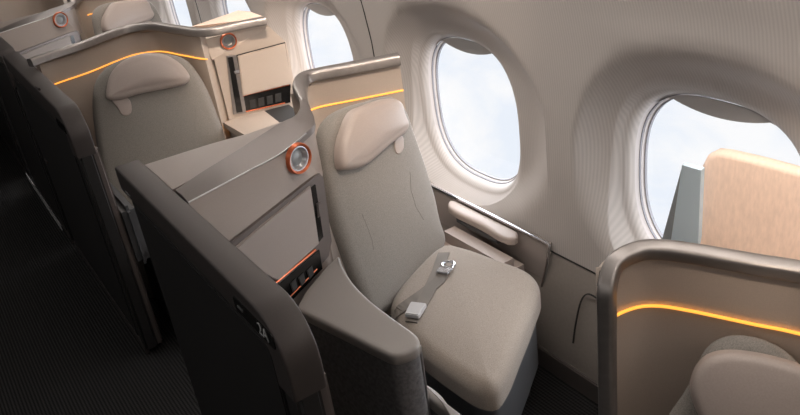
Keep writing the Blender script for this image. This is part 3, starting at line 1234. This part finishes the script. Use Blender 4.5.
# base shell under the cushion
cen = sum((Vector(p) for p in out), Vector((0, 0))) / len(out)
bm = bmesh.new()
pin = [tuple(cen + (Vector(p) - cen) * .90) for p in out]
prism(bm, pin, (o_.x, o_.y, 0), (1, 0, 0), (0, 1, 0), (0, 0, 1), .17, .37, .008, 2)
link('base_shell', bm, M['base'], seat2)
bm = bmesh.new()
box(bm, 1.1, 1.36, 1.62, 1.95, .0, .175, .01)
link('pedestal', bm, M['dark'], seat2)
# side bolster between cushion and ledge
bm = bmesh.new()
box(bm, 1.36, 1.50, 1.74, 2.16, .2, .45, .045, 6)
link('side_bolster', bm, M['headrest'], seat2)
# belt
su = Surf(cu2, back2)


def strap(px, w, name, parent):
    pts, ns = [], []
    for i in range(len(px) - 1):
        for j in range(5):
            t = j / 5
            p, n = su.hit(px[i][0] * (1 - t) + px[i + 1][0] * t, px[i][1] * (1 - t) + px[i + 1][1] * t, .004)
            if p is not None:
                pts.append(p); ns.append((n + Vector((0, 0, 2.))).normalized())
    bm = bmesh.new()
    ribbon(bm, pts, ns, w, .003, None)
    return link(name, bm, M['belt'], parent, smooth=False), pts, ns


b1, pA, nA = strap([(388, 322), (404, 308), (424, 294), (438, 283), (446, 272)], .042, 'lap_belt', seat2)
b2, pB, nB = strap([(444, 254), (438, 272), (428, 295), (418, 312), (410, 326)], .040, 'lap_belt', seat2)
# buckle (lifted plate) and tongue
e = pB[-4] + nB[-4] * .006
d = (pB[-1] - pB[-5]).normalized()
sd = nB[-3].cross(d).normalized()
bm = bmesh.new()
prism(bm, [(p.x, p.y) for p in round_poly([(-.027, -.03), (.027, -.03), (.024, .03), (-.024, .03)], .006, 3)], e, sd, d, nB[-4], 0, .016, .003)
link('buckle', bm, M['kick'], b2)
e = pA[-1] + nA[-1] * .007
d = (pA[-1] - pA[-5]).normalized()
sd = nA[-1].cross(d).normalized()
bm = bmesh.new()
prism(bm, [(p.x, p.y) for p in round_poly([(-.022, -.015), (.022, -.015), (.026, .018), (-.026, .018)], .005, 3)], e, sd, d, nA[-1], 0, .006, .002)
tg = link('belt_tongue', bm, M['chrome'], b1)
bm = bmesh.new()
ring = [e + d * (.036 + .020 * math.sin(a)) + sd * (.021 * math.cos(a)) + nA[-1] * .004 for a in [2 * math.pi * i / 24 for i in range(25)]]
tube(bm, ring, .0055, 8)
link('tongue_loop', bm, M['chrome'], tg)

# --- seat in the row behind
seat3 = thing('cabin_seat', 'grey seat with domed headrest behind the near storage unit', 'seat', (.8, 3.3, 0))
O, U, V, W = frame_of((.60, 3.50, .9), R(-12), R(14))
bpx = [(150, 300), (118, 235), (104, 185), (95, 135), (92, 105), (95, 82), (106, 68), (125, 58), (150, 53), (170, 54), (187, 60), (199, 74), (209, 92), (218, 115), (226, 138), (229, 165), (222, 215), (190, 300)]
out = smooth_path([(a, b, 0) for a, b in uv_px(bpx, O, U, V, W)], 4, closed=True)
bm = bmesh.new()
pad(bm, out, O - W * .10, U, V, W, .10, .04, .015, 0, 96, 6)
back3 = link('backrest', bm, M['fabric'], seat3)
OH = O + W * .05
hpx = [(107, 99), (107, 85), (111, 73), (120, 63), (133, 56), (148, 52.5), (163, 54), (176, 60), (186, 69), (190.5, 78), (186, 84), (165, 89), (140, 94), (118, 100)]
out = smooth_path([(a, b, 0) for a, b in uv_px(hpx, OH, U, V, W)], 4, closed=True)
bm = bmesh.new()
pad(bm, out, OH - W * .055, U, V, W, .055, .026, .014, 0, 80, 6)
hr3 = link('headrest', bm, M['headrest'], seat3)
su3 = Surf(back3)
p, n = su3.hit(124, 106)
tpx = [(112, 100), (128, 98), (132, 110), (129, 115), (122, 115), (118, 108)]
bm = bmesh.new()
out = smooth_path([(a, b, 0) for a, b in uv_px(tpx, p, U, V, W)], 3, closed=True)
pad(bm, out, p - W * .006, U, V, W, .010, .003, .001, 0, 32, 3)
link('headrest_tag', bm, M['headrest'], hr3)
seam_line(seat3, su3, [(126, 138), (130, 148), (138, 162), (142, 172)])
seam_line(seat3, su3, [(196, 108), (195, 122), (195, 134)])
bm = bmesh.new()
zz = O - V * .46
box(bm, .52, .93, 2.72, 3.3, .34, .48, .03, 4)
link('seat_cushion', bm, M['fabric'], seat3)
bm = bmesh.new()
box(bm, .54, .91, 2.78, 3.3, .0, .345, .01)
link('base_shell', bm, M['base'], seat3)
bm = bmesh.new()
a0, a1 = at(120, 205, z=.66), at(160, 300, z=.5)
pth = [at(112, 208, x=.475), at(120, 232, x=.475), at(128, 255, x=.475), at(140, 275, x=.475), at(152, 285, x=.475)]
box(bm, .455, .505, 2.85, 3.3, .40, .66, .02, 4)
link('armrest_panel', bm, M['base'], seat3)

# --- front seat at the lower right corner
seat1 = thing('cabin_seat', 'grey seat with taupe headrest in front of the front shell', 'seat', (.95, .4, 0))
hc = at(748, 372, z=.93)
O, U, V, W = frame_of(hc, R(-48), R(22))
bpx = [(660, 440), (672, 416), (686, 396), (698, 370), (708, 352), (722, 342), (742, 339), (764, 343), (784, 352), (799, 365), (812, 382), (818, 440), (815, 540), (760, 560), (650, 520)]
out = smooth_path([(a, b, 0) for a, b in uv_px(bpx, O, U, V, W)], 4, closed=True)
bm = bmesh.new()
pad(bm, out, O - W * .035, U, V, W, .035, .025, .006, 0, 80, 6)
back1 = link('backrest', bm, M['fabric'], seat1)
OH = O + W * .035
hpx = [(692, 400), (692, 385), (698, 370), (708, 360), (725, 355), (750, 356), (780, 362), (806, 371), (816, 385), (820, 440), (800, 470), (715, 440)]
out = smooth_path([(a, b, 0) for a, b in uv_px(hpx, OH, U, V, W)], 4, closed=True)
bm = bmesh.new()
pad(bm, out, OH - W * .04, U, V, W, .04, .018, .006, 0, 80, 6)
hr1 = link('headrest', bm, M['headrest'], seat1)
bm = bmesh.new()
cc = O - V * .55 + W * .42
box(bm, cc.x - .3, cc.x + .2, cc.y - .25, cc.y + .25, .32, .46, .04, 4)
link('seat_cushion', bm, M['fabric'], seat1)
bm = bmesh.new()
box(bm, cc.x - .25, cc.x + .15, cc.y - .2, cc.y + .2, 0, .33, .01)
link('base_shell', bm, M['base'], seat1)

# ------------------------------------------------------------------ tall cabinet in front of the first window
cab = thing('tall_cabinet', 'peach padded tall cabinet with sky tinted end in front of the nearest window', 'cabinet', (1.35, .7, 0))
cu = Vector((.21, -.978, 0)); cn = Vector((-.978, -.21, 0))
co = at(712, 154, z=1.19)
fp = uv_px([(697, 243), (698, 215), (699.5, 176), (700.5, 168), (703, 161), (706.5, 156.5), (711, 153.5), (716, 152.5), (723, 153), (760, 161.5), (806, 174), (860, 190), (860, 260)], co, cu, Vector((0, 0, 1)), cn)
fp = [(p[0], p[1]) for p in fp]
fp[0] = (fp[0][0], -1.16); fp[-1] = (fp[-1][0], -1.16)
bm = bmesh.new()
pad(bm, fp, co - cn * .03, cu, (0, 0, 1), cn, .03, .012, .004, 0, 120, 5)
link('padded_front', bm, M['peach'], cab, sharp=60)
p0, p1, p2_ = at(682, 165, z=1.175), at(701, 170.5, z=1.175), at(698, 246, z=.98)
n_ = fit_normal(p0, p1, p2_)
p3_ = at_plane(670.5, 243, p0, n_)
bm = bmesh.new()
quad_solid(bm, [p0, p1, p2_, p3_], n_, .012)
link('end_panel', bm, M['sky_tint'], cab, smooth=False)
e0 = at_plane(680, 175, p0 - n_ * .03, n_)
e3 = at_plane(661, 243, p0 - n_ * .03, n_)
bm = bmesh.new()
m_ = fit_normal(p0 - n_ * .002, p3_ - n_ * .002, e3)
quad_solid(bm, [p0 - n_ * .002, p3_ - n_ * .002, e3, e0], m_, .006)
link('end_edge', bm, M['slate'], cab, smooth=False)
bm = bmesh.new()
lo = [p0 - n_ * .03, p1 - n_ * .03, p2_ - n_ * .03, p3_ - n_ * .03]
va = [bm.verts.new(Vector((p.x + .03, p.y, .9))) for p in (lo[3], lo[2])] + [bm.verts.new(Vector((1.46, .9, .9))), bm.verts.new(Vector((1.46, 1.0, .9)))]
vb = [bm.verts.new((q.co.x, q.co.y, .02)) for q in va]
bm.faces.new(va); bm.faces.new(vb[::-1])
for i in range(4):
    bm.faces.new((va[i], vb[i], vb[(i + 1) % 4], va[(i + 1) % 4]))
link('cabinet_body', bm, M['slate'], cab, smooth=False)

# ------------------------------------------------------------------ the row further back repeats the near one
OFF = (0, 2.96, 0)
st4 = dup(st2, OFF, 'far storage unit with copper ringed lamp at the top left corner')
sh4 = dup(s2, (-.07, 2.80, 0), 'furthest shell with amber light strip at the top left')
se4 = dup(seat2, (.05, 2.86, 0), 'furthest grey seat with pink beige headrest at the top left')
for ch in list(se4.children_recursive):
    if ch.name.startswith(('side_bolster', 'buckle', 'belt_tongue', 'tongue_loop', 'lap_belt')):
        bpy.data.objects.remove(ch)

p5 = dup(p3, (0, 2.6, 0), 'furthest dark aisle partition at the left edge, below the partly hidden shell')
sh5 = dup(s3, OFF, 'partly hidden shell at the very top left, beyond the furthest storage unit')

# ------------------------------------------------------------------ sky, lamps, exposure
wd = bpy.data.worlds.new('sky')
SC.world = wd
wd.use_nodes = True
nt = wd.node_tree
bg = nt.nodes['Background']
tc = nt.nodes.new('ShaderNodeTexCoord')
mp = nt.nodes.new('ShaderNodeMapping')
mp.inputs['Scale'].default_value = (1, 1, 1.9)
nz = nt.nodes.new('ShaderNodeTexNoise')
nz.inputs['Scale'].default_value = 5.5
nz.inputs['Detail'].default_value = 6
nz.inputs['Roughness'].default_value = .55
nz.inputs['Distortion'].default_value = .4
rp = nt.nodes.new('ShaderNodeValToRGB')
rp.color_ramp.elements[0].position = .44
rp.color_ramp.elements[0].color = (.86, .90, .97, 1)
rp.color_ramp.elements[1].position = .60
rp.color_ramp.elements[1].color = (1.0, .99, .99, 1)
nt.links.new(tc.outputs['Generated'], mp.inputs[0])
nt.links.new(mp.outputs[0], nz.inputs[0])
nt.links.new(nz.outputs[0], rp.inputs[0])
nt.links.new(rp.outputs[0], bg.inputs[0])
bg.inputs[1].default_value = .95


def area(name, loc, size, sy, rot, power, col):
    l = bpy.data.lights.new(name, 'AREA')
    l.shape = 'RECTANGLE'
    l.size = size; l.size_y = sy
    l.energy = power
    l.color = col
    o = bpy.data.objects.new(name, l)
    COL.objects.link(o)
    o.location = loc
    o.rotation_euler = rot
    return o


# sidewall wash light under the bins, a dim ceiling line, an added fill for the dark aisle
area('sidewall_wash_light', (1.05, 3.0, 1.96), .10, 8.5, (0, R(-44), 0), 44, (1, .935, .885))
area('ceiling_line_light', (.55, 2.0, 2.05), .3, 7, (0, R(16), 0), 4, (1, .90, .82))
area('aisle_fill_light', (-.7, 2.0, 2.04), .3, 7, (0, R(-10), 0), 15, (1, .95, .92))
# daylight outside the row of windows
area('window_daylight', (2.15, 2.6, 1.15), 1.1, 9, (0, R(90 - 16), 0), 200, (.95, .96, 1.0))
# unseen spots added to brighten cabinet, seat, shell and storage faces
def spot(name, loc, aim, power, size, col=(1, .81, .66)):
    l = bpy.data.lights.new(name, 'SPOT')
    l.energy = power
    l.spot_size = R(size)
    l.spot_blend = 1.
    l.shadow_soft_size = .06
    l.color = col
    o = bpy.data.objects.new(name, l)
    COL.objects.link(o)
    o.location = loc
    o.rotation_euler = (Vector(aim) - Vector(loc)).to_track_quat('-Z', 'Y').to_euler()


spot('fill_spot', (.55, .35, 2.0), (1.25, .72, 1.15), 40, 30)
spot('fill_spot', (1.12, 1.0, 1.98), (1.27, 2.26, 1.0), 190, 44)
spot('fill_spot', (1.12, 2.3, 1.98), (1.36, 3.37, .98), 240, 36)
spot('fill_spot', (1.12, 4.0, 1.98), (1.27, 5.2, .95), 46, 44)

SC.view_settings.view_transform = 'Standard'
SC.view_settings.look = 'None'
SC.view_settings.gamma = 1
SC.view_settings.use_curve_mapping = False
SC.view_settings.exposure = .12
